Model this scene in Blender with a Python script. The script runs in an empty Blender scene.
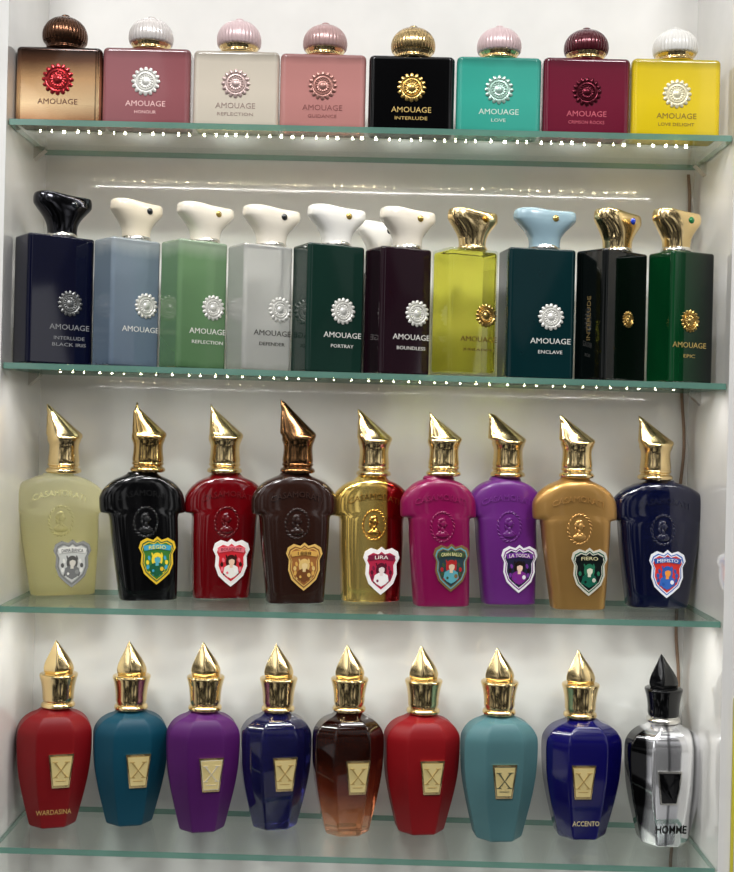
import bpy, math, random
from mathutils import Vector, Matrix
random.seed(4)
sc = bpy.context.scene
col = sc.collection
try:
    sc.view_settings.view_transform = 'Standard'
except Exception as e:
    print(e)

# ------------------------------------------------------------------ camera
A = 0.0235; F = 1200.0; D = 1.2; CU, CV = 367.0, 428.0
ca, sa = math.cos(A), math.sin(A)
cam_d = bpy.data.cameras.new("camera"); cam = bpy.data.objects.new("camera", cam_d); col.objects.link(cam)
cam_d.sensor_fit = 'HORIZONTAL'; cam_d.sensor_width = 36; cam_d.lens = 36*F/734.0
cam_d.shift_y = -8/734.0
m = Matrix(((ca, -sa, 0, 0), (0, 0, -1, -D), (sa, ca, 0, 0), (0, 0, 0, 1)))
cam.matrix_world = m
sc.camera = cam

def unproj(u, v, y):
    du = (u-CU)/F; dv = (CV-v)/F
    return ((du*ca-dv*sa)*(D+y), (du*sa+dv*ca)*(D+y))
def proj(X, Y, Z):
    d = D+Y
    return CU+F*(X*ca+Z*sa)/d, CV-F*(-X*sa+Z*ca)/d
def wpt(loc, th, K, p):
    x, y, z = p[0]*K, p[1]*K, p[2]*K; c, s = math.cos(th), math.sin(th)
    return loc[0]+x*c-y*s, loc[1]+x*s+y*c, loc[2]+z
def uext(loc, th, K, vs):
    us = [proj(*wpt(loc, th, K, p))[0] for p in vs]
    return min(us), max(us)
def solvex(loc, th, K, y, z, u):
    x = 0
    for _ in range(6):
        a = proj(*wpt(loc, th, K, (x, y, z)))[0]; b = proj(*wpt(loc, th, K, (x+1, y, z)))[0]
        x += (u-a)/(b-a)
    return x

# ------------------------------------------------------------------ materials
def L(c):
    out = []
    for x in c[:3]:
        x /= 255.0
        out.append(x/12.92 if x <= .04045 else ((x+.055)/1.055)**2.4)
    return (out[0], out[1], out[2], 1)

def newmat(name):
    mt = bpy.data.materials.new(name); mt.use_nodes = True
    nt = mt.node_tree
    return mt, nt, nt.nodes["Principled BSDF"]

def pmat(name, c, metal=0, rough=.3, coat=0, trans=0, spec=.5, ior=1.45, bump=0, bscale=400, emit=0, vary=0.06):
    mt, nt, b = newmat(name)
    tc = nt.nodes.new("ShaderNodeTexCoord")
    nz = nt.nodes.new("ShaderNodeTexNoise"); nz.inputs["Scale"].default_value = 25
    nt.links.new(tc.outputs["Object"], nz.inputs["Vector"])
    rp = nt.nodes.new("ShaderNodeValToRGB")
    c1 = L(c)
    rp.color_ramp.elements[0].position = .3; rp.color_ramp.elements[1].position = .7
    rp.color_ramp.elements[0].color = tuple(x*(1-vary) for x in c1[:3])+(1,)
    rp.color_ramp.elements[1].color = tuple(min(1, x*(1+vary)) for x in c1[:3])+(1,)
    nt.links.new(nz.outputs["Fac"], rp.inputs["Fac"])
    nt.links.new(rp.outputs["Color"], b.inputs["Base Color"])
    b.inputs["Metallic"].default_value = metal; b.inputs["Roughness"].default_value = rough
    b.inputs["Coat Weight"].default_value = coat; b.inputs["Coat Roughness"].default_value = .04
    b.inputs["Transmission Weight"].default_value = trans; b.inputs["IOR"].default_value = ior
    b.inputs["Specular IOR Level"].default_value = spec
    if emit:
        b.inputs["Emission Color"].default_value = c1; b.inputs["Emission Strength"].default_value = emit
    if bump:
        n2 = nt.nodes.new("ShaderNodeTexNoise"); n2.inputs["Scale"].default_value = bscale
        nt.links.new(tc.outputs["Object"], n2.inputs["Vector"])
        bp = nt.nodes.new("ShaderNodeBump"); bp.inputs["Strength"].default_value = bump; bp.inputs["Distance"].default_value = .001
        nt.links.new(n2.outputs["Fac"], bp.inputs["Height"]); nt.links.new(bp.outputs["Normal"], b.inputs["Normal"])
    return mt

def rampmat(name, axis, stops, metal=0, rough=.2, coat=0, trans=0, nz_=.08, ior=1.45):
    mt, nt, b = newmat(name)
    tc = nt.nodes.new("ShaderNodeTexCoord"); sp = nt.nodes.new("ShaderNodeSeparateXYZ")
    nt.links.new(tc.outputs["Generated"], sp.inputs[0])
    nz = nt.nodes.new("ShaderNodeTexNoise"); nz.inputs["Scale"].default_value = 3
    nt.links.new(tc.outputs["Generated"], nz.inputs["Vector"])
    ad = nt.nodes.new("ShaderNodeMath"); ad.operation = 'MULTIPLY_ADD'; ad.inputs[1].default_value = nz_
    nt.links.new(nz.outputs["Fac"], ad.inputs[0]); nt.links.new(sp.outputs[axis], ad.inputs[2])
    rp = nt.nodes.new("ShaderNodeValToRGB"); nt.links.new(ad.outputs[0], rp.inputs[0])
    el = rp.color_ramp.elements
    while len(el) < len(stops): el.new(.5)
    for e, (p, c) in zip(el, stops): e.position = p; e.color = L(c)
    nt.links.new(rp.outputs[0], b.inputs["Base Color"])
    b.inputs["Metallic"].default_value = metal; b.inputs["Roughness"].default_value = rough; b.inputs["IOR"].default_value = ior
    b.inputs["Coat Weight"].default_value = coat; b.inputs["Transmission Weight"].default_value = trans
    return mt

def lighter(mt):  # lightened copy: highlights on the raised relief are painted into its colour
    m2 = mt.copy(); m2.name = mt.name+"_relief"
    for n in m2.node_tree.nodes:
        if n.type == 'VALTORGB':
            for e in n.color_ramp.elements:
                c = e.color; e.color = (min(1, c[0]*1.25+.008), min(1, c[1]*1.25+.008), min(1, c[2]*1.25+.008), 1)
        if n.type == 'BSDF_PRINCIPLED': n.inputs["Transmission Weight"].default_value = 0
    return m2

def glassmat(name, tint, rough=.02, cap=.5, base=.03):
    # clear sheet: tinted transparency plus Schlick reflection, same from both sides
    mt = bpy.data.materials.new(name); mt.use_nodes = True; nt = mt.node_tree; nt.nodes.clear()
    o = nt.nodes.new("ShaderNodeOutputMaterial"); mx = nt.nodes.new("ShaderNodeMixShader")
    t = nt.nodes.new("ShaderNodeBsdfTransparent"); t.inputs[0].default_value = L(tint)
    g = nt.nodes.new("ShaderNodeBsdfGlossy"); g.inputs["Roughness"].default_value = rough; g.inputs[0].default_value = (.95, 1, .97, 1)
    f = nt.nodes.new("ShaderNodeLayerWeight"); f.inputs[0].default_value = .5
    pw = nt.nodes.new("ShaderNodeMath"); pw.operation = 'POWER'; pw.inputs[1].default_value = 5
    mu = nt.nodes.new("ShaderNodeMath"); mu.operation = 'MULTIPLY_ADD'; mu.inputs[1].default_value = cap; mu.inputs[2].default_value = base
    nt.links.new(f.outputs["Facing"], pw.inputs[0]); nt.links.new(pw.outputs[0], mu.inputs[0]); nt.links.new(mu.outputs[0], mx.inputs[0])
    nt.links.new(t.outputs[0], mx.inputs[1]); nt.links.new(g.outputs[0], mx.inputs[2]); nt.links.new(mx.outputs[0], o.inputs[0])
    return mt

GOLD = pmat("polished_gold", (238, 212, 158), 1, .17)
GOLDM = pmat("satin_gold", (214, 178, 105), 1, .28)
PLATE = pmat("bright_gold_plate", (250, 226, 156), .5, .16, coat=.5)
BRONZE = pmat("bronze_cap_metal", (92, 64, 48), 1, .22)
DKGOLD = pmat("dark_bronze_gold", (132, 98, 66), 1, .18)
AGEDGOLD = pmat("antique_gold", (196, 166, 110), 1, .17)
SILVER = pmat("silver_metal", (225, 222, 215), 1, .2)
PALESILVER = pmat("pale_medallion", (222, 220, 212), .3, .35)
BLACK = pmat("black_gloss", (5, 5, 6), 0, .07, coat=.2)
BLACKCHROME = pmat("black_chrome", (56, 56, 60), 1, .12)
WHITE = pmat("white_enamel", (235, 232, 224), 0, .25, coat=.4)
CREAM = pmat("cream_enamel", (226, 214, 190), 0, .28, coat=.4)
WHITETXT = pmat("white_print", (225, 222, 215), 0, .4)
GOLDTXT = pmat("gold_print", (205, 175, 105), .5, .35)
CLEAR = glassmat("clear_bottle_glass", (244, 246, 240), .02, .7, .05)

# ------------------------------------------------------------------ mesh helpers
class MB:
    def __init__(s): s.v = []; s.f = []; s.m = []
    def add(s, vs, fs, mi=0):
        o = len(s.v); s.v += [tuple(p) for p in vs]
        for f in fs: s.f.append([i+o for i in f]); s.m.append(mi)
    def loft(s, rings, mi=0, capb=True, capt=True):
        n = len(rings[0]); vs = [p for r in rings for p in r]; fs = []
        for i in range(len(rings)-1):
            for j in range(n):
                k = (j+1) % n
                fs.append([i*n+j, i*n+k, (i+1)*n+k, (i+1)*n+j])
        if capb: fs.append(list(range(n-1, -1, -1)))
        if capt: fs.append([(len(rings)-1)*n+j for j in range(n)])
        s.add(vs, fs, mi)
    def prism(s, pts, y0, y1, mi=0):
        n = len(pts)
        f0 = y0 if callable(y0) else (lambda z: y0)
        f1 = y1 if callable(y1) else (lambda z: y1)
        vs = [(x, f0(z), z) for x, z in pts]+[(x, f1(z), z) for x, z in pts]
        fs = [list(range(n)), list(range(2*n-1, n-1, -1))]
        for j in range(n):
            k = (j+1) % n; fs.append([j, j+n, k+n, k])
        s.add(vs, fs, mi)

def mkobj(name, mb, mats, parent=None, K=1.0, smooth=35, wn=False, loc=(0, 0, 0)):
    me = bpy.data.meshes.new(name)
    me.from_pydata([(x*K, y*K, z*K) for x, y, z in mb.v], [], mb.f)
    for mt in mats: me.materials.append(mt)
    for p, mi in zip(me.polygons, mb.m): p.material_index = mi; p.use_smooth = smooth > 0
    me.update()
    if smooth > 0 and smooth < 179: me.set_sharp_from_angle(angle=math.radians(smooth))
    o = bpy.data.objects.new(name, me); col.objects.link(o); o.location = loc
    if parent: o.parent = parent
    if wn:
        w = o.modifiers.new("weighted_normals", 'WEIGHTED_NORMAL'); w.keep_sharp = True
    return o

def cr(prof, sub=5):
    out = []; n = len(prof)
    for i in range(n-1):
        p0 = prof[max(i-1, 0)]; p1 = prof[i]; p2 = prof[i+1]; p3 = prof[min(i+2, n-1)]
        for k in range(sub):
            t = k/sub
            out.append(tuple(.5*(2*b+(c-a)*t+(2*a-5*b+4*c-d)*t*t+(-a+3*b-3*c+d)*t**3) for a, b, c, d in zip(p0, p1, p2, p3)))
    out.append(tuple(prof[-1])); return out

def se(z, rx, ry, e=2.0, cx=0, cy=0, n=48):
    r = []
    for i in range(n):
        t = 2*math.pi*i/n; c, s_ = math.cos(t), math.sin(t)
        r.append((cx+rx*math.copysign(abs(c)**(2/e), c), cy+ry*math.copysign(abs(s_)**(2/e), s_), z))
    return r

def rrect(z, a, b, r, nc=6):
    r = min(r, a*.98, b*.98); pts = []
    for (sx, sy, t0) in ((1, 1, 0), (-1, 1, 90), (-1, -1, 180), (1, -1, 270)):
        for k in range(nc+1):
            t = math.radians(t0+90*k/nc)
            pts.append((sx*(a-r)+r*math.cos(t), sy*(b-r)+r*math.sin(t), z))
    return pts

def rbox(mb, a, b, h, rc, re, mi=0, z0=0, taper=0):
    rings = []
    for k in range(5):
        t = math.radians(90*k/4); i = re*(1-math.sin(t)); rings.append(rrect(z0+re*(1-math.cos(t)), a-i, b-i, max(rc-i, .4)))
    for k in range(5):
        t = math.radians(90*k/4); i = re*(1-math.cos(t)); rings.append(rrect(z0+h-re*(1-math.sin(t)), a-i-taper, b-i, max(rc-i, .4)))
    mb.loft(rings, mi)

def octring(z, a, b, f=.5, g=.42, rd=.07):
    cs = [(a, g*b), (f*a, b), (-f*a, b), (-a, g*b), (-a, -g*b), (-f*a, -b), (f*a, -b), (a, -g*b)]
    pts = []; n = 8
    for i in range(n):
        p = Vector(cs[i]); q0 = Vector(cs[i-1]); q1 = Vector(cs[(i+1) % n])
        s0 = p+(q0-p)*rd; s1 = p+(q1-p)*rd
        for k in range(4):
            t = k/3; v = s0*(1-t)**2+p*2*t*(1-t)+s1*t*t
            pts.append((v.x, v.y, z))
    return pts

def lathe(mb, prof, n=48, ribs=0, amp=0, mi=0, sub=4, cy=0, sq=1.0):
    rings = []
    for z, r in cr(prof, sub):
        ring = []
        for i in range(n):
            t = 2*math.pi*i/n
            rr = max(r, .05)*(1+(amp*(abs(math.cos(ribs*t/2))-.6) if ribs else 0))
            ring.append((rr*math.cos(t), cy+rr*math.sin(t)*sq, z))
        rings.append(ring)
    mb.loft(rings, mi)

_txt = {}
def text(s, width, x0, z0, mat, parent, K, yf, arch=0, depth=.35, h=None, name="lettering", vert=False, bold=0.0):
    key = (s, bold)
    if key not in _txt:
        cu = bpy.data.curves.new("t", 'FONT'); cu.body = s; cu.size = 1; cu.extrude = .01; cu.offset = bold
        cu.align_x = 'CENTER'; cu.align_y = 'CENTER'; cu.resolution_u = 2
        o = bpy.data.objects.new("t", cu); col.objects.link(o)
        bpy.context.view_layer.update()
        me = bpy.data.meshes.new_from_object(o)
        vs = [tuple(v.co) for v in me.vertices]; fs = [list(p.vertices) for p in me.polygons]
        bpy.data.objects.remove(o); bpy.data.meshes.remove(me); bpy.data.curves.remove(cu)
        _txt[key] = (vs, fs)
    vs, fs = _txt[key]
    xs = [v[0] for v in vs]; zs = [v[1] for v in vs]
    w = max(xs)-min(xs); cx = (max(xs)+min(xs))/2; hh = max(zs)-min(zs); cz = (max(zs)+min(zs))/2
    k = width/w; kz = (h/hh) if h else k
    mb = MB(); out = []
    for x, y, z in vs:
        X = (x-cx)*k; Z = (y-cz)*kz - arch*X*X
        if vert: X, Z = -Z, X
        X += x0; Z += z0
        Y = yf(Z)-(depth if z > 0 else -.3)
        out.append((X, Y, Z))
    mb.add(out, fs)
    return mkobj(name, mb, [mat], parent, K, smooth=0)

def medallion(parent, K, R, x0, y0, z0, mat, lobes=16):
    mb = MB(); n = lobes*6; rings = []
    for rr, hh, am in ((1.0, 0, 1), (1.0, .9, 1), (.92, 1.4, .8), (.78, 1.6, .25), (.7, .6, 0), (.66, .6, 0), (.62, 1.5, 0), (.56, 1.6, 0), (.52, .8, .5), (.42, 1.5, .9), (.32, .9, 0), (.26, 1.0, 0), (.18, 2.0, 0), (.07, 2.2, 0)):
        ring = []
        for i in range(n):
            t = 2*math.pi*i/n
            q = abs(math.cos(lobes*t/2)); r = R*rr*(1-am*.2*(1-q**.6))
            dz = hh*(1 if am == 0 else (.55+.45*q))
            ring.append((x0+r*math.cos(t), y0-dz, z0+r*math.sin(t)))
        rings.append(ring)
    mb.loft(rings, 0)
    return mkobj("sun_medallion", mb, [mat], parent, K, smooth=40)

def root(name, label, cat, group, loc, rz=0):
    e = bpy.data.objects.new(name, None); e.empty_display_size = .02; col.objects.link(e)
    e.location = loc; e.rotation_euler = (0, 0, rz)
    e["label"] = label; e["category"] = cat
    if group: e["group"] = group
    return e

# ------------------------------------------------------------------ room
XL, XR, YB, T = -.366, .359, .142, .018
def box(name, x0, x1, y0, y1, z0, z1, mat, **pr):
    mb = MB(); v = [(x, y, z) for z in (z0, z1) for y in (y0, y1) for x in (x0, x1)]
    mb.add(v, [[0, 2, 3, 1], [4, 5, 7, 6], [0, 1, 5, 4], [2, 6, 7, 3], [0, 4, 6, 2], [1, 3, 7, 5]])
    o = mkobj(name, mb, [mat], None, 1, smooth=0)
    for k, val in pr.items(): o[k] = val
    return o
WALL = pmat("white_laminate", (228, 226, 221), 0, .1, coat=1.0, bump=.16, bscale=14, vary=.03)
box("wall_back", XL-T, XR+T, YB, YB+.01, -.62, .56, WALL, kind="structure", label="glossy white laminate back panel of the display case")
box("wall_left", XL-T, XL, -.006, YB, -.62, .56, WALL, kind="structure", label="white laminate side panel of the display case")
box("wall_right", XR, XR+T, -.006, YB, -.62, .56, WALL, kind="structure", label="white laminate side panel of the display case")
box("floor", XL-T, XR+T, -.006, YB+.01, -.64, -.62, WALL, kind="structure", label="white laminate bottom panel of the display case")
YEL = pmat("yellow_edge_strip", (200, 190, 60), 0, .4)
box("trim_1", XR+.012, XR+.0145, -.009, -.006, -.56, -.26, YEL, kind="structure", label="thin yellow plastic edge strip on the case side")

SH_FACE = glassmat("shelf_glass", (248, 252, 250), .012, .5)
SH_EDGE = pmat("shelf_glass_edge", (112, 158, 142), 0, .1, coat=.8, trans=.35)
rows = {1: (127, .0), 2: (373, .006), 3: (614, -.002), 4: (858, .006)}
TH = .006
def shelf_z(r, x): v, sl = rows[r]; return (CV-v)/1000.0*ca - sl*x
shelves = {}
for r in (1, 2, 3, 4):
    mb = MB(); x0, x1 = XL+.001, XR-.001; y0, y1 = 0, .134
    v = []
    for dz in (-TH, 0):
        for y in (y0, y1):
            for x in (x0, x1): v.append((x, y, shelf_z(r, x)+dz))
    mb.add(v, [[0, 2, 3, 1], [4, 5, 7, 6]], 0)
    mb.add(v, [[0, 1, 5, 4], [2, 6, 7, 3], [0, 4, 6, 2], [1, 3, 7, 5]], 1)
    o = mkobj("glass_shelf", mb, [SH_FACE, SH_EDGE], None, 1, smooth=0)
    o["label"] = "clear green-edged glass shelf carrying a row of perfume bottles"; o["category"] = "shelf"; o["group"] = "glass shelves in the display case"
    shelves[r] = o

for r in (1, 2):
    for sx in (-1, 1):
        mb = MB(); x = XL if sx < 0 else XR; xi = x-sx*.012
        z = shelf_z(r, x)-TH
        mb.add([(x, .092, z), (xi, .092, z), (xi, .092, z-.003), (x, .092, z-.014), (x, .104, z), (xi, .104, z), (xi, .104, z-.003), (x, .104, z-.014)],
               [[0, 1, 2, 3], [7, 6, 5, 4], [0, 4, 5, 1], [1, 5, 6, 2], [2, 6, 7, 3], [3, 7, 4, 0]])
        o = mkobj("shelf_bracket", mb, [SILVER], None, 1, smooth=0)
        o["label"] = "small metal support bracket holding up a glass shelf"; o["category"] = "bracket"; o["group"] = "shelf brackets"

def area(name, loc, rot, sx, sy, e, c=(1, 1, 1)):
    l = bpy.data.lights.new(name, 'AREA'); l.shape = 'RECTANGLE'; l.size = sx; l.size_y = sy; l.energy = e; l.color = c
    o = bpy.data.objects.new(name, l); col.objects.link(o); o.location = loc; o.rotation_euler = rot; return o
# led strips
TAPE = glassmat("clear_led_tape", (245, 246, 242), .15, .4)
for r, ua, ub, sp, em, bs in ((1, 40, 690, 12.5, 200, .68), (2, 60, 680, 15, 90, .42)):
    vv = rows[r][0]
    xa, _ = unproj(ua, vv, .02); xb, _ = unproj(ub, vv, .02)
    y = .022
    mb = MB(); vs = []
    for dz in (-.0008, 0):
        for yy in (y-.004, y+.004):
            for x in (xa-.01, xb+.01): vs.append((x, yy, shelf_z(r, x)-TH+dz))
    mb.add(vs, [[0, 2, 3, 1], [4, 5, 7, 6], [0, 1, 5, 4], [2, 6, 7, 3], [0, 4, 6, 2], [1, 3, 7, 5]])
    o = mkobj("led_strip", mb, [TAPE], shelves[r], 1, smooth=0)
    o["label"] = "clear strip of small warm white lights"
    LEDM = pmat("led_emitter", (255, 236, 194), 0, .4, emit=em)
    b = MB(); rbox(b, 1.7*bs, .8*bs, .5, .6*bs, .2, z0=-.5)
    t = mkobj("led_bead", b, [LEDM], None, .001); bead_mesh = t.data; bpy.data.objects.remove(t)
    x = xa
    while x < xb:
        bo = bpy.data.objects.new("led_bead", bead_mesh); col.objects.link(bo); bo.parent = o
        bo.location = (x, y+random.uniform(-.0016, .0016), shelf_z(r, x)-TH-.0008); s_ = random.uniform(.4, 1.2); bo.scale = (s_, s_, 1); x += sp*.00101*random.uniform(.75, 1.25)
area("shelf_lamp", (0, .03, shelf_z(3, 0)-TH-.004), (0, 0, 0), .68, .006, .66, (1, .98, .95))
area("shelf_lamp", (0, .012, shelf_z(2, 0)-TH-.006), (0, 0, 0), .68, .003, .6, (1, .98, .95))
area("shelf_lamp", (0, .012, shelf_z(1, 0)-TH-.006), (0, 0, 0), .68, .003, .3, (1, .98, .95))

# cable
mb = MB(); rings = []
for i in range(120):
    z = shelf_z(1, .35)-.01-i*.0066
    rings.append([(XR-.007+.002*math.sin(i*.31)+.0018*math.cos(t), .1388+.0018*math.sin(t), z) for t in [2*math.pi*k/10 for k in range(10)]])
rings.reverse()
mb.loft(rings)
co = mkobj("power_cable", mb, [pmat("brown_cable", (140, 114, 94), 0, .5)], None, 1, 60)
co["label"] = "thin brown electric cable running down the case corner"; co["category"] = "cable"

# ------------------------------------------------------------------ ROW 1
def row1(i, ul, ur, vt, cu_, ct, body, cap, med, txt, label, sub=None, mR=14.5):
    yf = .014; yc = yf+.019; K = (D+yf)/F
    X, zt = unproj((ul+ur)/2, vt, yf); Z = shelf_z(1, X)
    e = root("perfume_bottle", label, "perfume bottle", "round-capped perfume bottles on the top shelf", (X, yc, Z), 0)
    a = (ur-ul)/2+.5; h = (zt-Z)/K; b = 18
    mb = MB(); rbox(mb, a, b, h, 6, 4); mkobj("body", mb, [body], e, K, 40, True)
    cx = unproj(cu_, vt, yc)[0]-X; cx /= K
    hc = (unproj(cu_, ct, yc)[1]-Z)/K-h
    g = MB(); s = hc/31.0
    lathe(g, [(0, 17), (1.2*s, 18.6), (2.4*s, 18.2), (3.4*s, 17.4), (5*s, 18.4), (6.6*s, 19.8), (8*s, 18.4)], 60, 20, .07)
    o = mkobj("collar", g, [GOLD if i not in (1,) else BRONZE], e, K, 40); o.location.x = cx*K; o.location.z = h*K
    g = MB()
    lathe(g, [(6*s, 18.6), (7*s, 20.8), (8.5*s, 21.8), (12*s, 22.4), (16.5*s, 21.8), (20.5*s, 19.8), (24*s, 16.4), (26.6*s, 12), (28*s, 7.6), (28.5*s, 4.6), (29.1*s, 4.1), (29.9*s, 4.1), (30.6*s, 3), (31*s, .2)], 216, 36, .026)
    o = mkobj("cap", g, [cap], e, K, 50); o.location.x = cx*K; o.location.z = h*K
    medallion(e, K, mR, 0, -b, 44, med)
    text("AMOUAGE", 40, 0, 22, txt, e, K, lambda z: -b, h=5.5)
    if sub: text(sub, min(36, 3.6*len(sub)), 0, 13.5, txt, e, K, lambda z: -b, h=3.2)
    return e

def b1(n, c):   # lacquer that deepens towards the thick glass rim
    d = tuple(int(x*.8) for x in c); lt = tuple(min(255, int(x*1.05)) for x in c)
    return rampmat(n, 2, [(0, d), (.13, c), (.5, lt), (.9, c), (1, d)], 0, .1, .6)
PK = pmat("pearl_pink_cap", (206, 180, 180), .2, .3, coat=.3)
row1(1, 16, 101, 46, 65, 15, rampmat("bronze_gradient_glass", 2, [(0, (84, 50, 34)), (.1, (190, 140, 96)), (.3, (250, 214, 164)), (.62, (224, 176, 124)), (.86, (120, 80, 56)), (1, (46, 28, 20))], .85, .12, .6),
     BRONZE, pmat("garnet_medallion", (176, 52, 56), .8, .2), pmat("brown_print", (96, 50, 26), .2, .4), "bronze glass perfume bottle with brown metal dome cap", None, 16)
row1(2, 103, 190, 47, 151, 17, b1("mauve_lacquer", (142, 84, 88)), pmat("pearl_cap", (210, 203, 198), .25, .25, coat=.3), PALESILVER, pmat("pink_print", (222, 180, 176), .4, .4), "mauve pink perfume bottle with pearl white dome cap", "HONOUR")
row1(3, 194, 279, 50, 239, 19, b1("ivory_lacquer", (203, 193, 176)), PK, pmat("pink_grey_medallion", (196, 172, 166), .5, .35), pmat("beige_print", (150, 130, 120), .2, .4), "ivory perfume bottle with pale pink dome cap", "REFLECTION")
row1(4, 281, 366, 53, 325, 23, b1("dusty_pink_lacquer", (182, 126, 120)), pmat("rose_cap", (176, 142, 138), .3, .28, coat=.3), pmat("rose_medallion", (176, 128, 118), .6, .35), pmat("rose_print", (128, 74, 70), .3, .4), "dusty pink perfume bottle with rose dome cap", "GUIDANCE")
row1(5, 370, 455, 55, 413, 26, BLACK, pmat("gold_dome", (186, 160, 112), 1, .22), GOLDM, GOLDTXT, "glossy black perfume bottle with gold dome cap and medallion", "INTERLUDE")
row1(6, 458, 542, 56, 499, 26, b1("turquoise_lacquer", (58, 160, 142)), PK, pmat("aqua_medallion", (176, 206, 192), .5, .3), pmat("aqua_print", (200, 220, 205), .2, .4), "turquoise perfume bottle with pale pink dome cap", "LOVE")
row1(7, 545, 631, 57, 586, 28, b1("crimson_lacquer", (104, 10, 40)), pmat("dark_red_cap", (84, 22, 32), .5, .22, coat=.4), pmat("dark_red_medallion", (86, 22, 36), .8, .28), pmat("crimson_print", (190, 84, 100), .4, .4), "crimson perfume bottle with dark red dome cap", "CRIMSON ROCKS")
row1(8, 634, 722, 58, 675, 28, b1("yellow_lacquer", (218, 190, 24)), pmat("soft_white_cap", (220, 217, 210), 0, .25, coat=.4), pmat("cream_medallion", (232, 224, 190), .3, .35), pmat("olive_print", (136, 108, 20), .2, .4), "bright yellow perfume bottle with white dome cap", "LOVE DELIGHT")

# ------------------------------------------------------------------ ROW 2
GEMS = {'d': pmat("dark_gem", (20, 25, 30), .2, .06, coat=1), 'w': pmat("gold_gem", (200, 170, 90), .7, .1, coat=1), 'b': pmat("blue_gem", (25, 60, 190), .1, .05, coat=1),
        'v': pmat("green_gem", (20, 120, 60), .1, .05, coat=1), 'g': pmat("gold_gem_deep", (190, 140, 50), .8, .1)}
def row2(ul, ur, vt, cw, ct, th, body, cap, gem, med, txt, label, sub=None, cu_=None, mu=None, mr=13, yc=.036, side=None, nomed=False, shell=False, brand=True):
    thE = math.radians(th); uc = (ul+ur)/2
    th = thE-math.atan((uc-CU)/F); K = (D+yc-.018)/F; d = 40; b = d/2
    w = ((ur-ul)-d*math.sin(thE))/math.cos(thE)
    X, zt = unproj(uc, vt, yc)
    for _ in range(5):
        Z = shelf_z(2, X); loc = (X, yc, Z)
        lo, hi = uext(loc, th, K, [(sx*(w/2-1), sy*(b-1), 60) for sx in (-1, 1) for sy in (-1, 1)])
        w += ((ur-ul)-(hi-lo))/max(.6, math.cos(th)); X += (uc-(lo+hi)/2)*(D+yc)/F
    Z = shelf_z(2, X); loc = (X, yc, Z)
    e = root("perfume_bottle", label, "perfume bottle", "tall square perfume bottles on the second shelf", loc, th)
    h = (zt-Z)/K
    if shell:
        mb = MB(); rbox(mb, w/2, b, h, 4.5, 2.5); mkobj("glass_body", mb, [CLEAR], e, K, 40, True)
        mb = MB(); rbox(mb, w/2-1.2, b-1.2, h-6.5, 4, 3, z0=4.5); o = mkobj("liquid", mb, [body], e, K, 40, True)
    else:
        mb = MB(); rbox(mb, w/2, b, h, 4.5, 2.5); mkobj("body", mb, [body], e, K, 40, True)
    ox = solvex(loc, th, K, 0, h, cu_) if cu_ else 0
    ox = max(-w/2+15, min(w/2-15, ox))
    hc = (unproj(uc, ct, yc)[1]-Z)/K-h; s = hc/42
    g = MB(); lathe(g, [(0, 14), (1, 15.4), (3, 15.4), (5, 14)], 40, sub=2)
    o = mkobj("collar", g, [SILVER if gem != 'g' else GOLD], e, K, 40); o.location = (ox*K, 0, h*K)
    q = cw/56.0
    prof = [(4, 14.6, 13), (7, 14.2, 12.6), (13, 15, 12.8), (18, 17.6, 13.4), (22, 20.8, 14), (26, 24.6, 14.4), (29.5, 28, 14.4), (32, 29.8, 14.2), (36, 30.2, 13.6), (39.2, 29.6, 12.6), (40.8, 28, 11), (41.4, 24, 8), (41.6, 14, 3)]
    rings = []
    for z, rx, ry in cr(prof, 4):
        R = se(z, rx*q, ry, 2.8, n=56)
        ring = []
        for x, y, _ in R:
            t = max(0, z/42)
            dz = .0035*x*x*t**4 - .09*x*t**2 - (.010*max(0, -x-8)**2)*t**3
            ring.append((x, y, (z+dz-1.0)*s))
        rings.append(ring)
    g = MB(); g.loft(rings); o = mkobj("cap", g, [cap], e, K, 60); o.location = (ox*K, 0, h*K); capo = o
    g = MB(); rings = [[(x+7, -14.2-yy, zz+31*s) for x, zz in [(r*math.cos(2*math.pi*k/20), r*math.sin(2*math.pi*k/20)) for k in range(20)]] for yy, r in ((-2, 3.4), (.4, 3.4), (1.1, 2.9), (1.8, 1.6), (2, .3))]
    g.loft(rings); mkobj("gem", g, [GEMS.get(gem)], capo, K, 40)
    if nomed: return e
    xs = solvex(loc, th, K, -b, 62, mu) if mu else 2
    ms = min(mr, w*.30); xs = min(xs, w/2-ms*.92-1); xs = max(xs, -w/2+ms)
    medallion(e, K, ms, xs, -b, 62, med)
    tw = min(w*.78, 42); xt = min(xs, w/2-tw/2-1.5)
    if brand: text("AMOUAGE", tw, xt, 38, txt, e, K, lambda z: -b, h=5.5)
    if sub:
        for k, s_ in enumerate(sub.split("/")):
            text(s_, min(tw*.85, 3.6*len(s_)), xt, 27-k*6.5, txt, e, K, lambda z: -b, h=3.4)
    if side:
        o = text(side, 44, 0, 62, txt, e, K, lambda z: 0, h=4.5, vert=True, name="side_lettering")
        o.rotation_euler = (0, 0, math.radians(-90)); o.location = (-w/2*K, 0, 0)
    return e
def dark(n, c, tr=.0): return pmat(n, c, 0, .05, coat=.25, trans=tr)
WARMW = pmat("ivory_enamel", (226, 218, 202), 0, .25, coat=.4)
row2(14, 93, 238, 56, 193, 22, dark("navy_black_glass", (5, 7, 32)), BLACKCHROME, 'd', pmat("steel_medallion", (130, 130, 128), .7, .35), pmat("grey_print", (150, 150, 150), .2, .4), "navy black square perfume bottle with black chrome cap", "INTERLUDE/BLACK IRIS", 62, 70, 13)
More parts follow.
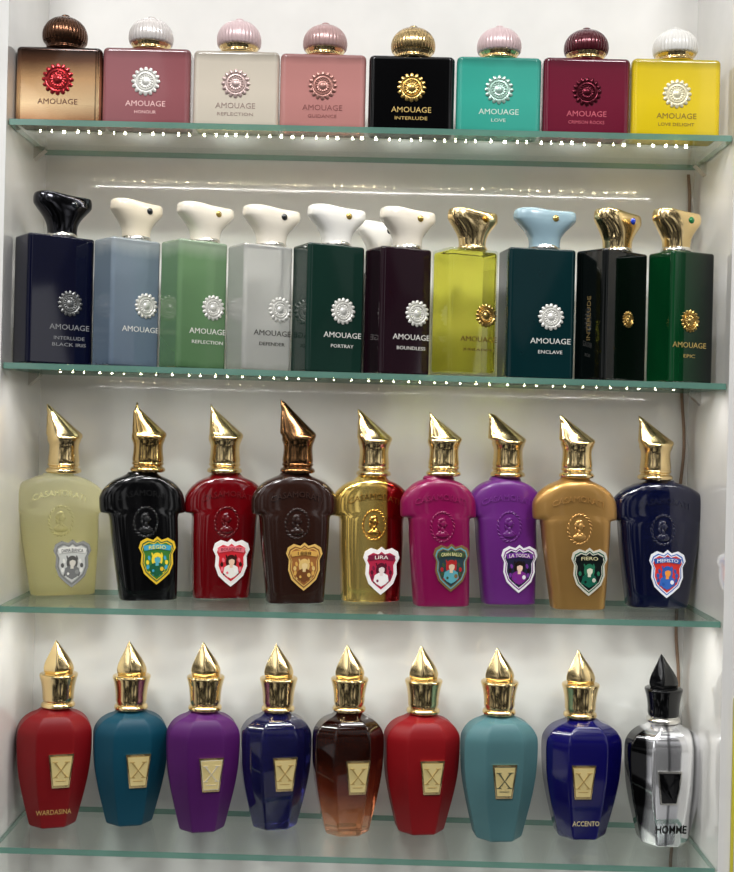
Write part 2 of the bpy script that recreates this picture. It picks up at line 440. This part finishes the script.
row2(93, 159, 241, 52, 200, 30, rampmat("blue_grey_glass", 2, [(0, (84, 100, 122)), (.1, (122, 140, 160)), (.9, (144, 160, 174)), (1, (186, 196, 200))], 0, .1, .5, .45), CREAM, 'd', PALESILVER, WHITETXT, "translucent grey blue perfume bottle with cream cap", None, 136, 146, 13)
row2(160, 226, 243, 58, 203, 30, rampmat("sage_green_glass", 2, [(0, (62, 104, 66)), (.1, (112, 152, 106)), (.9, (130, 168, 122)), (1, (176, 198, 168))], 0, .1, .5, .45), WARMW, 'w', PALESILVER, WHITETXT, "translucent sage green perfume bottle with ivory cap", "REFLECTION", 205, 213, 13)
row2(227, 291, 247, 58, 206, 28, rampmat("frosted_clear_glass", 2, [(0, (170, 170, 164)), (.1, (214, 214, 208)), (1, (232, 232, 226))], 0, .1, .5, .6), WARMW, 'd', PALESILVER, pmat("dim_print", (70, 68, 64), .1, .4), "frosted clear glass perfume bottle with ivory cap", "DEFENDER", 271, 280, 13)
row2(292, 363, 247, 58, 206, 26, dark("bottle_green_glass", (22, 48, 40)), WHITE, 'w', PALESILVER, WHITETXT, "dark green glass perfume bottle with white cap", "PORTRAY", 336, 343, 13.5)
row2(364, 430, 250, 56, 208, 28, dark("aubergine_glass", (32, 14, 23)), WARMW, 'w', PALESILVER, WHITETXT, "dark aubergine glass perfume bottle with ivory cap", "BOUNDLESS", 407, 417, 13.5)
row2(431, 497, 251, 50, 209, 30, pmat("yellow_liquid", (255, 246, 104), 0, .02, trans=.97, ior=1.12), GOLD, 'g', GOLDM, pmat("dark_gold_print", (110, 84, 20), .2, .4), "clear yellow glass perfume bottle with gold cap", "JUBILATION", 472, 486, 12, shell=True)
row2(498, 574, 251, 60, 209, 18, dark("deep_teal_glass", (8, 40, 43)), pmat("pale_blue_enamel", (140, 166, 176), 0, .25, coat=.4), 'w', PALESILVER, WHITETXT, "deep teal glass perfume bottle with pale blue cap", "ENCLAVE", 544, 551, 13.5)
row2(575, 646, 253, 56, 210, 50, dark("black_green_glass", (5, 8, 7)), GOLD, 'b', GOLDM, pmat("faint_gold_print", (140, 118, 74), .5, .4), "black glass perfume bottle with gold cap, turned aside", None, 617, 628, 8.5, side="INTERLUDE", brand=False)
row2(647, 713, 254, 50, 211, 40, rampmat("emerald_dark_glass", 0, [(0, (4, 46, 22)), (.08, (6, 66, 32)), (.4, (5, 46, 23)), (.9, (3, 12, 8))], 0, .06, .3), GOLD, 'v', GOLDM, GOLDTXT, "very dark emerald glass perfume bottle with gold cap", "EPIC", 676, 690, 11.5)  # green glow on the left side is painted into the ramp
row2(345, 408, 261, 40, 222, 20, pmat("frosted_white_glass", (190, 188, 180), 0, .2, coat=.4), WHITE, 'd', SILVER, WHITETXT, "white perfume bottle standing behind the aubergine one", None, 378, yc=.098, nomed=True)

# ------------------------------------------------------------------ ROW 3
SHIELD = [(0, 17), (3.5, 14.5), (9, 16), (14, 13.5), (15.5, 9), (13, 4.5), (13.5, -3), (10.5, -10), (5, -14.5), (0, -18)]
def shield(sc_=1.0):
    P = [(x*sc_, z*sc_) for x, z in SHIELD]; Q = [(-x, z) for x, z in P[1:-1]][::-1]
    return (P+Q)[::-1]
def circ(cx, cz, rx, rz, n=20): return [(cx+rx*math.cos(2*math.pi*k/n), cz+rz*math.sin(2*math.pi*k/n)) for k in range(n)]
_flat = {}
def flat(c, metal=0):
    k = (c, metal)
    if k not in _flat: _flat[k] = pmat("label_ink", c, metal, .3, vary=.02)
    return _flat[k]
def emblem(e, K, x0, y0, z0, art):
    border, fill, hair, face, dress, banner, word, wcol = art
    cols = [flat(c) for c in (border, fill, hair, face, dress, banner)]
    mb = MB()
    tr = lambda pts: [(x*1.1+x0, z*1.27+z0) for x, z in pts]
    mb.prism(tr(shield(1.08)), y0-.7, y0+1, 0); mb.prism(tr(shield(.96)), y0-.85, y0, 4)
    mb.prism(tr(shield(.9)), y0-.95, y0, 0); mb.prism(tr(shield(.85)), y0-1.05, y0, 1)
    for sx in (-1, 1):
        for k in range(6):
            a = math.radians(-70+k*26); cx_, cz_ = 8.6*math.cos(a)*sx, -3+8.2*math.sin(a)
            mb.prism(tr([(cx_+1.5*math.cos(t)*math.cos(a*sx)-.7*math.sin(t)*math.sin(a), cz_+1.9*math.sin(t)) for t in [2*math.pi*j/8 for j in range(8)]]), y0-1.2, y0, 2 if k % 2 else 5)
    mb.prism(tr(circ(0, 0.2, 5.0, 5.6)), y0-1.3, y0, 2)
    mb.prism(tr([(-7, -8.5), (-4, -11), (0, -13), (4, -11), (7, -8.5), (6, -4), (2.5, -2.2), (-2.5, -2.2), (-6, -4)]), y0-1.4, y0, 4)
    mb.prism(tr([(-1.4, -4.5), (1.4, -4.5), (1.4, 0), (-1.4, 0)]), y0-1.5, y0, 3)
    mb.prism(tr(circ(.4, .4, 2.7, 3.2)), y0-1.55, y0, 3)
    mb.prism(tr([(-2.6, 1.4), (0, 4.6), (3.4, 2.6), (3.2, 1.6), (.4, 2.6)][::-1]), y0-1.65, y0, 2)
    mb.prism(tr(circ(4.4, -7, 1.7, 1.7, 10)), y0-1.6, y0, 0); mb.prism(tr(circ(-3.4, -8.4, 1.1, 1.1, 10)), y0-1.6, y0, 5)
    mb.prism(tr([(-11.5, 7.4), (0, 8.8), (11.5, 7.4), (12.8, 11.2), (0, 12.8), (-12.8, 11.2)]), y0-1.6, y0, 5)
    mkobj("crest_label", mb, cols, e, K, 0)
    text(word, min(21, 3.4*len(word)), x0, z0+12.9, flat(wcol), e, K, lambda z: y0-1.6, h=3.4, arch=.006, depth=.25)

nrow3 = 0
def row3(ul, ur, bl, br, cu_, tu, tv, eu, ev, body, art, label, emb=None, capm=None, vtop=472, por=None):
    global nrow3
    yo = -.0125 if nrow3 % 2 else 0.0125; nrow3 += 1
    ul -= 2; ur += 2; bl += 2.5; br -= 2
    yc = .082+yo; uc = (bl+br)/2
    th = math.radians(11)-math.atan((uc-CU)/F)*.6; K = (D+.067+yo)/F
    X, zt = unproj(uc, vtop, yc); Z = shelf_z(3, X); h = (zt-Z)/K; s = h/128.0
    W = (ur-ul)/2; B = (br-bl)/2; sx0 = (ul+ur)/2-uc
    def rings_():
        Wb = W-7.5
        # z, half width, half depth, section exponent (rolled shoulders, flat faces)
        prof = [(0, B-3, 12.5, 3.6), (1.2, B-1, 15, 3.6), (4, B, 16.2, 3.6), (30, B+(Wb-B)*.36, 16.8, 3.6), (60, B+(Wb-B)*.74, 17.1, 3.6), (80, Wb-.6, 17.2, 3.5), (86, Wb, 17.2, 3.3), (89, Wb+1.2, 17.1, 2.9), (91.5, W-3, 17, 2.5), (94, W-.8, 16.9, 2.35), (98, W+.4, 16.8, 2.3), (105, W+.6, 16.7, 2.3), (111, W+.1, 16.5, 2.3), (115.5, W-2.2, 16.3, 2.3), (119, W-6.4, 16, 2.3), (122, W-13, 15.4, 2.3), (124.2, W-22, 14.4, 2.3), (126, 16, 13, 2.2), (128, 14.5, 12, 2)]
        rings = []
        for z, rx, ry, ee in cr(prof, 5):
            cxx = sx0*min(1, max(0, z/110)); ring = []
            for x, y, _ in se(z, rx, ry, ee, n=88):
                t = max(0, (abs(x)-14)/(W-14)); wz = max(0, min(1, (z-80)/16))
                ring.append((x+cxx, y, (z-8.0*t**1.8*wz)*s))
            rings.append(ring)
        return rings
    for _ in range(4):
        R = rings_(); Z = shelf_z(3, X); loc = (X, yc, Z)
        fl = [p for r in R for p in r]
        l1, h1 = uext(loc, th, K, [p for p in fl if p[2] > 80*s]); l0, h0 = uext(loc, th, K, [p for p in fl if p[2] < 6*s])
        W += ((ur-ul)-(h1-l1))/2; B += ((br-bl)-(h0-l0))/2
        X += (uc-(l0+h0)/2)*(D+yc)/F; sx0 += (ul+ur)/2-(l1+h1)/2-(uc-(l0+h0)/2)
    R = rings_(); loc = (X, yc, Z)
    e = root("perfume_bottle", label, "perfume bottle", "horn-capped perfume bottles on the third shelf", loc, th)
    g = MB(); g.loft(R); mkobj("body", g, [body], e, K, 70)
    em = emb or lighter(body)
    # lettering follows the curved shoulder front
    def yfront(X_): return -16.6*(max(0, 1-abs((X_-sx0)/W)**2.3))**(1/2.3)
    o = text("CASAMORATI", 52, sx0, 108*s, em, e, K, lambda z: 0, arch=.0085, depth=.9, h=6.0, name="embossed_lettering")
    for v_ in o.data.vertices: v_.co.y += yfront(v_.co.x/K)*K
    g = MB(); y0 = -17.0; ox = sx0*.7; oz = 79*s
    def blob(cx, cz, rx, rz, dep, rot=0, n=16):
        c_, s_ = math.cos(rot), math.sin(rot)
        rings = []
        for dy, q in ((-.3, 1), (.3, .97), (.7, .75), (.9, .5), (1, .15)):
            ring = []
            for k in range(n):
                a, b_ = rx*q*math.cos(2*math.pi*k/n), rz*q*math.sin(2*math.pi*k/n)
                ring.append((ox+cx+a*c_-b_*s_, y0-dy*dep, oz+cz+a*s_+b_*c_))
            rings.append(ring)
        g.loft(rings)
    for k in range(22):
        a = 2*math.pi*k/22
        blob(11.6*math.cos(a), 14.6*math.sin(a), 2.4, 1.0, .8, a+math.pi/2+.5, 10)
    blob(.6, 3, 3.2, 4.2, 2.0); blob(-1.2, 6.6, 4.2, 2.8, 1.7, .4); blob(-3.6, 4, 2, 3.2, 1.5); blob(-4, -.5, 1.3, 3, 1.2, .3)
    blob(0, -8, 7, 3.6, 1.7); blob(-.2, -2.6, 1.8, 3, 1.5); blob(3.8, 2.8, .9, .8, 1.6); blob(-2.6, -5.6, 3, 1.6, 1.5, .7); blob(3, -5.6, 3, 1.6, 1.5, -.7)
    mkobj("embossed_portrait", g, [em if por else body], e, K, 60)
    cx = solvex(loc, th, K, 0, h, cu_-.5); cx = max(sx0-5, min(sx0+5, cx))
    cm = capm or GOLD
    g = MB(); lathe(g, [(0, 15), (1, 17.2), (3, 17.6), (5, 16.2), (5.6, 14.8), (7, 14.8), (8, 15.8), (9.5, 15.8), (10.4, 15)], 48, sub=2)
    o = mkobj("collar", g, [cm], e, K, 35); o.location = (cx*K, 0, h*K)
    hc = (unproj(tu, tv, yc)[1]-Z)/K-h
    xt = solvex(loc, th, K, 0, h+hc, tu)-cx
    g = MB(); lathe(g, [(10, 15), (13, 15.6), (18, 15), (24, 14.6), (28, 14.8), (31, 15.8), (33, 16.6), (35, 16.8)], 64, sub=3)
    f = (hc-34)/34.0
    le0 = min(-15.6, xt+.5)
    rings = []
    for z, le, ri, ry in cr([(34, -16.4, 16.6, 14), (36.5, -16.8, 18, 13.6), (39.5, le0-.6, 17.6, 12), (43, le0-.6, 13.4, 10.4), (47, le0-.5, 8.4, 8.8), (51, le0-.4, 3.6, 7.2), (55, le0-.3, -1.2, 5.6), (59, le0, -6, 4.2), (63, le0*.4+xt*.6-.3, -10.6, 2.8), (66, le0*.15+xt*.85-.3, max(xt+1.4, -14.2), 1.6), (68, xt-.4, xt+.4, .4)], 4):
        c = (le+ri)/2; rx = max(.3, abs(ri-le)/2)
        rings.append([(c+rx*math.copysign(abs(math.cos(t))**.9, math.cos(t)), ry*math.sin(t), 34+(z-34)*f) for t in [2*math.pi*i/64 for i in range(64)]])
    g.loft(rings)
    o = mkobj("cap", g, [cm], e, K, 40); o.location = (cx*K, 0, h*K)
    ez = (unproj(cu_, ev, yc-.018)[1]-Z)/K
    emblem(e, K, solvex(loc, th, K, -17, ez, eu), -17.1, ez, art)
    return e
def lac(n, c, r=.22, co=.35, **k): return pmat(n, c, 0, r, coat=co, **k)
row3(11, 104, 27, 97, 65, 47, 404, 72, 563, rampmat("pale_champagne_glass", 2, [(0, (214, 206, 146)), (.15, (250, 244, 192)), (1, (252, 248, 206))], 0, .28, .4, .85, ior=1.15), ((150, 150, 145), (205, 205, 198), (90, 88, 84), (220, 214, 200), (120, 120, 118), (232, 230, 222), "DAMA BIANCA", (40, 40, 40)), "pale champagne yellow perfume bottle with silver crest label", vtop=473, emb=pmat("champagne_relief", (206, 200, 146), 0, .3), por=False)
row3(101, 183, 116, 179, 152, 137, 402, 157, 560, lac("black_lacquer", (6, 6, 7), .12), ((226, 186, 50), (60, 120, 50), (240, 210, 60), (90, 170, 180), (30, 90, 60), (70, 160, 190), "REGIO", (250, 230, 60)), "glossy black perfume bottle with green and gold crest label", capm=AGEDGOLD, por=True)
row3(186, 264, 189, 252, 225, 211, 404, 231, 562, lac("dark_red_glass", (92, 4, 10), .08, .6), ((245, 240, 235), (206, 40, 50), (60, 25, 20), (240, 200, 170), (240, 235, 225), (235, 120, 130), "BOUQUET", (110, 10, 20)), "dark red perfume bottle with white and red crest label", vtop=473)
row3(253, 335, 263, 326, 298, 281, 400, 304, 566, lac("dark_brown_lacquer", (38, 19, 13), .18), ((214, 174, 96), (150, 96, 50), (214, 180, 110), (224, 196, 140), (110, 66, 34), (206, 160, 80), "1888", (60, 30, 15)), "dark brown perfume bottle with bronze crest label", capm=DKGOLD, vtop=473, por=False)
row3(333, 409, 338, 402, 374, 358, 409, 381, 570, rampmat("gold_red_chrome", 0, [(0, (214, 170, 74)), (.4, (255, 224, 130)), (.66, (232, 180, 84)), (.69, (150, 14, 18)), (1, (124, 8, 14))], .85, .12, .4, nz_=.04), ((245, 242, 238), (180, 40, 70), (90, 20, 40), (236, 220, 214), (245, 240, 236), (120, 30, 60), "LIRA", (250, 240, 230)), "chromed gold and red perfume bottle with white crest label", vtop=476, emb=pmat("gold_relief", (220, 170, 84), 1, .25), por=True)
row3(402, 474, 410, 471, 444, 430, 412, 451, 567, lac("magenta_lacquer", (120, 4, 66), .28), ((120, 96, 60), (40, 60, 66), (170, 40, 40), (220, 190, 160), (90, 160, 170), (60, 80, 50), "GRAN BALLO", (230, 220, 160)), "magenta perfume bottle with dark teal crest label", vtop=476)
row3(468, 541, 478, 537, 508, 489, 413, 519, 568, lac("violet_lacquer", (92, 30, 108), .32, .2), ((232, 232, 232), (36, 34, 60), (30, 20, 16), (236, 200, 180), (120, 40, 130), (110, 50, 140), "LA TOSCA", (240, 235, 220)), "violet perfume bottle with silver framed crest label", vtop=477)
row3(534, 615, 547, 607, 577, 560, 415, 589, 571, pmat("satin_gold_lacquer", (176, 134, 74), .65, .3, coat=.3), ((200, 196, 180), (12, 22, 20), (40, 110, 80), (216, 214, 190), (20, 90, 70), (14, 20, 20), "FIERO", (220, 210, 160)), "satin gold perfume bottle with black crest label", vtop=478, por=True)
row3(612, 706, 622, 690, 655, 639, 416, 667, 573, lac("navy_lacquer", (6, 10, 38), .1, .5), ((235, 236, 240), (206, 50, 40), (40, 90, 170), (240, 150, 60), (50, 100, 180), (40, 84, 160), "MEFISTO", (250, 250, 250)), "deep navy perfume bottle with white framed crest label", vtop=480, por=True)

# ------------------------------------------------------------------ ROW 4
P4 = [(0, 22.5), (1.5, 24.6), (5, 26), (20, 30), (40, 35), (60, 38.6), (80, 40), (95, 39.9), (102, 37.6), (108, 33), (112.5, 26.5), (115.5, 19), (119, 14)]
nrow4 = 0
def row4(ul, ur, vt, cu_, tv, pu, body, plq, mark, label, word=None, wcol=None, capm=None, wz=17, pm=None, ww=None, wh=5, bold=0.0, wx=0, colm=None):
    global nrow4
    yc = .088+(.007 if nrow4 % 2 else -.007); nrow4 += 1
    K = (D+yc-.024)/F; uc = (ul+ur)/2
    X, zt = unproj(uc, vt, yc); Z = shelf_z(4, X)
    th = math.radians(10)-math.atan((uc-CU)/F)*.5
    h = (zt-Z)/K; s = h/119; q = (ur-ul-1)/2/40
    for _ in range(4):
        Z = shelf_z(4, X); loc = (X, yc, Z)
        lo, hi = uext(loc, th, K, octring(85*s, 40*q, min(40*.36+13.2, 40*q)))
        q *= (ur-ul-.6)/(hi-lo); X += (uc-(lo+hi)/2)*(D+yc)/F
    Z = shelf_z(4, X); loc = (X, yc, Z)
    e = root("perfume_bottle", label, "perfume bottle", "pointed-cap perfume bottles on the bottom shelf", loc, th)
    prof = cr([(z*s, r*q, r*.36+13.2) for z, r in P4], 4)
    g = MB(); g.loft([octring(z, a, min(b, a*1.0)) for z, a, b in prof]); mkobj("body", g, [body], e, K, 60, True)
    def fy(z):
        for (z0, a0, b0), (z1, a1, b1_) in zip(prof, prof[1:]):
            if z <= z1: t = max(0, (z-z0)/(z1-z0)); return -(b0+(b1_-b0)*t)
        return -prof[-1][2]
    zc = 60*s; hh = 17; tw, bw = 12.4, 8.4
    px = max(-6, min(6, solvex(loc, th, K, -26, zc, pu)))
    g = MB()
    Pq = lambda k: [(px-bw*k, zc-hh*k), (px+bw*k, zc-hh*k), (px+tw*k, zc+hh*k), (px-tw*k, zc+hh*k)]
    def sub(pts, n=6):
        out = []
        for i in range(len(pts)):
            a, b = pts[i], pts[(i+1) % len(pts)]
            for k in range(n): t = k/n; out.append((a[0]+(b[0]-a[0])*t, a[1]+(b[1]-a[1])*t))
        return out
    g.prism(sub(Pq(1)), lambda z: fy(z)-1.5, lambda z: fy(z)+.6, 0)
    g.prism(sub(Pq(.88)), lambda z: fy(z)-1.7, lambda z: fy(z), 2)
    g.prism(sub(Pq(.84)), lambda z: fy(z)-1.8, lambda z: fy(z), 1)
    for sx in (-1, 1):
        g.prism([(px-sx*5.5-.9, zc-6), (px-sx*5.5+.9, zc-6), (px+sx*.2+.4, zc+1), (px+sx*6+1.2, zc+9), (px+sx*6-1.2, zc+9), (px+sx*.2-.4, zc+1)], lambda z: fy(z)-2.1, lambda z: fy(z), 2)
        g.prism([(px-sx*5.5-2.4, zc-6.6), (px-sx*5.5+2.4, zc-6.6), (px-sx*5.5+2.4, zc-5.9), (px-sx*5.5-2.4, zc-5.9)], lambda z: fy(z)-2.1, lambda z: fy(z), 2)
        g.prism([(px+sx*6-2.6, zc+8.8), (px+sx*6+2.6, zc+8.8), (px+sx*6+2.6, zc+9.5), (px+sx*6-2.6, zc+9.5)], lambda z: fy(z)-2.1, lambda z: fy(z), 2)
    g.prism([(px-5, zc-10.2), (px+5, zc-10.2), (px+5, zc-9.5), (px-5, zc-9.5)], lambda z: fy(z)-2.0, lambda z: fy(z), 2)
    mkobj("name_plate", g, [plq, pm or PLATE, mark], e, K, 0)
    if word: text(word, ww or 3.6*len(word)+2, wx, wz, wcol, e, K, fy, h=wh, bold=bold)
    cx = max(-4, min(4, solvex(loc, th, K, 0, h, cu_))); cm = capm or GOLD
    g = MB(); lathe(g, [(0, 14), (1, 16.6), (3, 17), (5, 16.2), (6, 14.8), (7, 14.8)], 48, sub=2)
    o = mkobj("collar", g, [colm or cm], e, K, 35); o.location = (cx*K, 0, h*K)
    hc = (unproj(cu_, tv, yc)[1]-Z)/K-h; f = hc/66.
    g = MB(); lathe(g, [(6.5*f, 14.6), (9*f, 15.6), (14*f, 15.8), (20*f, 16.4), (26*f, 17.6), (30*f, 18.8), (32*f, 19.2), (33.4*f, 18.2), (34*f, 14)], 64, sub=3)
    rings = []
    for z, r in cr([(33, 13), (35.5, 15.2), (39, 15.6), (44, 14), (49, 11.2), (54, 8.0), (59, 4.8), (63, 2.4), (66, .3)], 3):
        t0 = (z-33)/33; lean = -3.4*t0**1.5
        cs = [(r, 0), (r*.35, .55*r), (-r*.45, .45*r), (-r, 0), (-r*(.25-.35*t0), -.6*r), (r*.6, -.35*r)]
        ring = []
        for i in range(6):
            p = Vector(cs[i]); q0 = Vector(cs[i-1]); q1 = Vector(cs[(i+1) % 6])
            a = p+(q0-p)*.16; b = p+(q1-p)*.16
            for k in range(4):
                t = k/3; v_ = a*(1-t)**2+p*2*t*(1-t)+b*t*t
                ring.append((v_.x+lean, v_.y, z*f))
        rings.append(ring)
    g.loft(rings)
    o = mkobj("cap", g, [cm], e, K, 28); o.location = (cx*K, 0, h*K)
    return e
def vel(n, c): return pmat(n, c, 0, .42, spec=.3, bump=.12, bscale=1500)
MK = pmat("gold_mark", (206, 176, 112), .6, .25); MS = pmat("bright_mark", (250, 240, 215), .6, .25)
row4(16, 92, 707, 58, 640, 64, vel("red_velvet", (108, 8, 14)), GOLD, MK, "matte red perfume bottle with gold plate and pointed cap", "WARDASINA", GOLDTXT)
row4(92.8, 168, 709, 131, 641, 138, vel("teal_velvet", (6, 58, 75)), GOLD, MK, "matte teal perfume bottle with gold plate and pointed cap")
row4(166, 240, 710, 205, 642, 211, vel("purple_velvet", (68, 18, 80)), GOLD, MS, "matte purple perfume bottle with gold plate and pointed cap")
row4(239.5, 312, 711, 278, 644, 286, pmat("indigo_glass", (40, 40, 104), 0, .03, coat=.5, trans=.82), GOLD, MK, "glossy indigo glass perfume bottle with pointed gold cap")
row4(312, 384, 711, 349, 645, 360, rampmat("amber_glass", 2, [(0, (250, 212, 166)), (.16, (226, 152, 104)), (.4, (130, 54, 30)), (.66, (50, 20, 12))], 0, .03, .5, .82), GOLD, MK, "amber brown glass perfume bottle with pointed gold cap")
row4(383, 460, 713, 423, 646, 433, vel("scarlet_velvet", (116, 7, 14)), GOLD, MK, "matte scarlet perfume bottle with gold plate and pointed cap")
row4(460, 538, 714, 499, 648, 504, vel("aqua_velvet", (66, 101, 105)), GOLD, pmat("dark_mark", (96, 98, 76), .3, .3), "pale aqua perfume bottle with gold plate and pointed cap")
row4(541, 622, 717, 580, 650, 583, pmat("royal_blue_gloss", (12, 9, 72), 0, .12, coat=.5), GOLD, MK, "glossy royal blue perfume bottle with pointed gold cap", "ACCENTO", pmat("light_gold_print", (232, 212, 160), .4, .35))
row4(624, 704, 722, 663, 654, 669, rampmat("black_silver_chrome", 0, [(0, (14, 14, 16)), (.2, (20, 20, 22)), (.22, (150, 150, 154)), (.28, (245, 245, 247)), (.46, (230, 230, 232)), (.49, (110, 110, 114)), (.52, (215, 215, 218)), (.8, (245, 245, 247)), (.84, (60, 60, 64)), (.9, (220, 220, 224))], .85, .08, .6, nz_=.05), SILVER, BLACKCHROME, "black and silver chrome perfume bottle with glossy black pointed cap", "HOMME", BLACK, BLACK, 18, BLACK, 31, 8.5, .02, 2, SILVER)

# ------------------------------------------------------------------ lights
area("ceiling_lamp", (-.5, -1.3, 1.3), (math.radians(48), 0, math.radians(-20)), .45, .15, 18.5, (.99, .99, 1))
area("ceiling_lamp", (.7, -1.5, 1.4), (math.radians(48), 0, math.radians(24)), .45, .15, 16.5, (.99, .99, 1))
area("case_top_lamp", (0, .03, .54), (0, 0, 0), .68, .03, .1, (1, .98, .95))
w = bpy.data.worlds.new("world"); sc.world = w; w.use_nodes = True; nt = w.node_tree
bg = nt.nodes["Background"]; tc = nt.nodes.new("ShaderNodeTexCoord")
mp = nt.nodes.new("ShaderNodeMapping"); mp.inputs["Scale"].default_value = (6, 6, 3)
nz = nt.nodes.new("ShaderNodeTexVoronoi"); nz.inputs["Scale"].default_value = 1.8
nt.links.new(tc.outputs["Generated"], mp.inputs[0]); nt.links.new(mp.outputs[0], nz.inputs["Vector"])
spx = nt.nodes.new("ShaderNodeSeparateColor"); nt.links.new(nz.outputs["Color"], spx.inputs[0])
rp = nt.nodes.new("ShaderNodeValToRGB"); nt.links.new(spx.outputs[0], rp.inputs[0])
els = [(.0, (.03, .028, .028, 1)), (.55, (.08, .078, .075, 1)), (.8, (.6, .6, .6, 1)), (1, (4.5, 4.5, 4.5, 1))]
while len(rp.color_ramp.elements) < 4: rp.color_ramp.elements.new(.5)
for e_, (p, c) in zip(rp.color_ramp.elements, els): e_.position = p; e_.color = c
sz = nt.nodes.new("ShaderNodeSeparateXYZ"); nt.links.new(tc.outputs["Generated"], sz.inputs[0])
r2 = nt.nodes.new("ShaderNodeValToRGB")
mrg = nt.nodes.new("ShaderNodeMapRange"); mrg.inputs[1].default_value = -1; mrg.inputs[2].default_value = 1; nt.links.new(sz.outputs[2], mrg.inputs[0]); nt.links.new(mrg.outputs[0], r2.inputs[0])
els = [(0, (.2,)*3+(1,)), (.44, (.2,)*3+(1,)), (.58, (.32,)*3+(1,)), (.72, (1.0,)*3+(1,))]
while len(r2.color_ramp.elements) < 4: r2.color_ramp.elements.new(.5)
for e_, (p, c) in zip(r2.color_ramp.elements, els): e_.position = p; e_.color = c
ml = nt.nodes.new("ShaderNodeMix"); ml.data_type = 'RGBA'; ml.blend_type = 'MULTIPLY'; ml.inputs[0].default_value = 1
nt.links.new(rp.outputs[0], ml.inputs[6]); nt.links.new(r2.outputs[0], ml.inputs[7])
nt.links.new(ml.outputs[2], bg.inputs[0]); bg.inputs[1].default_value = 1.0
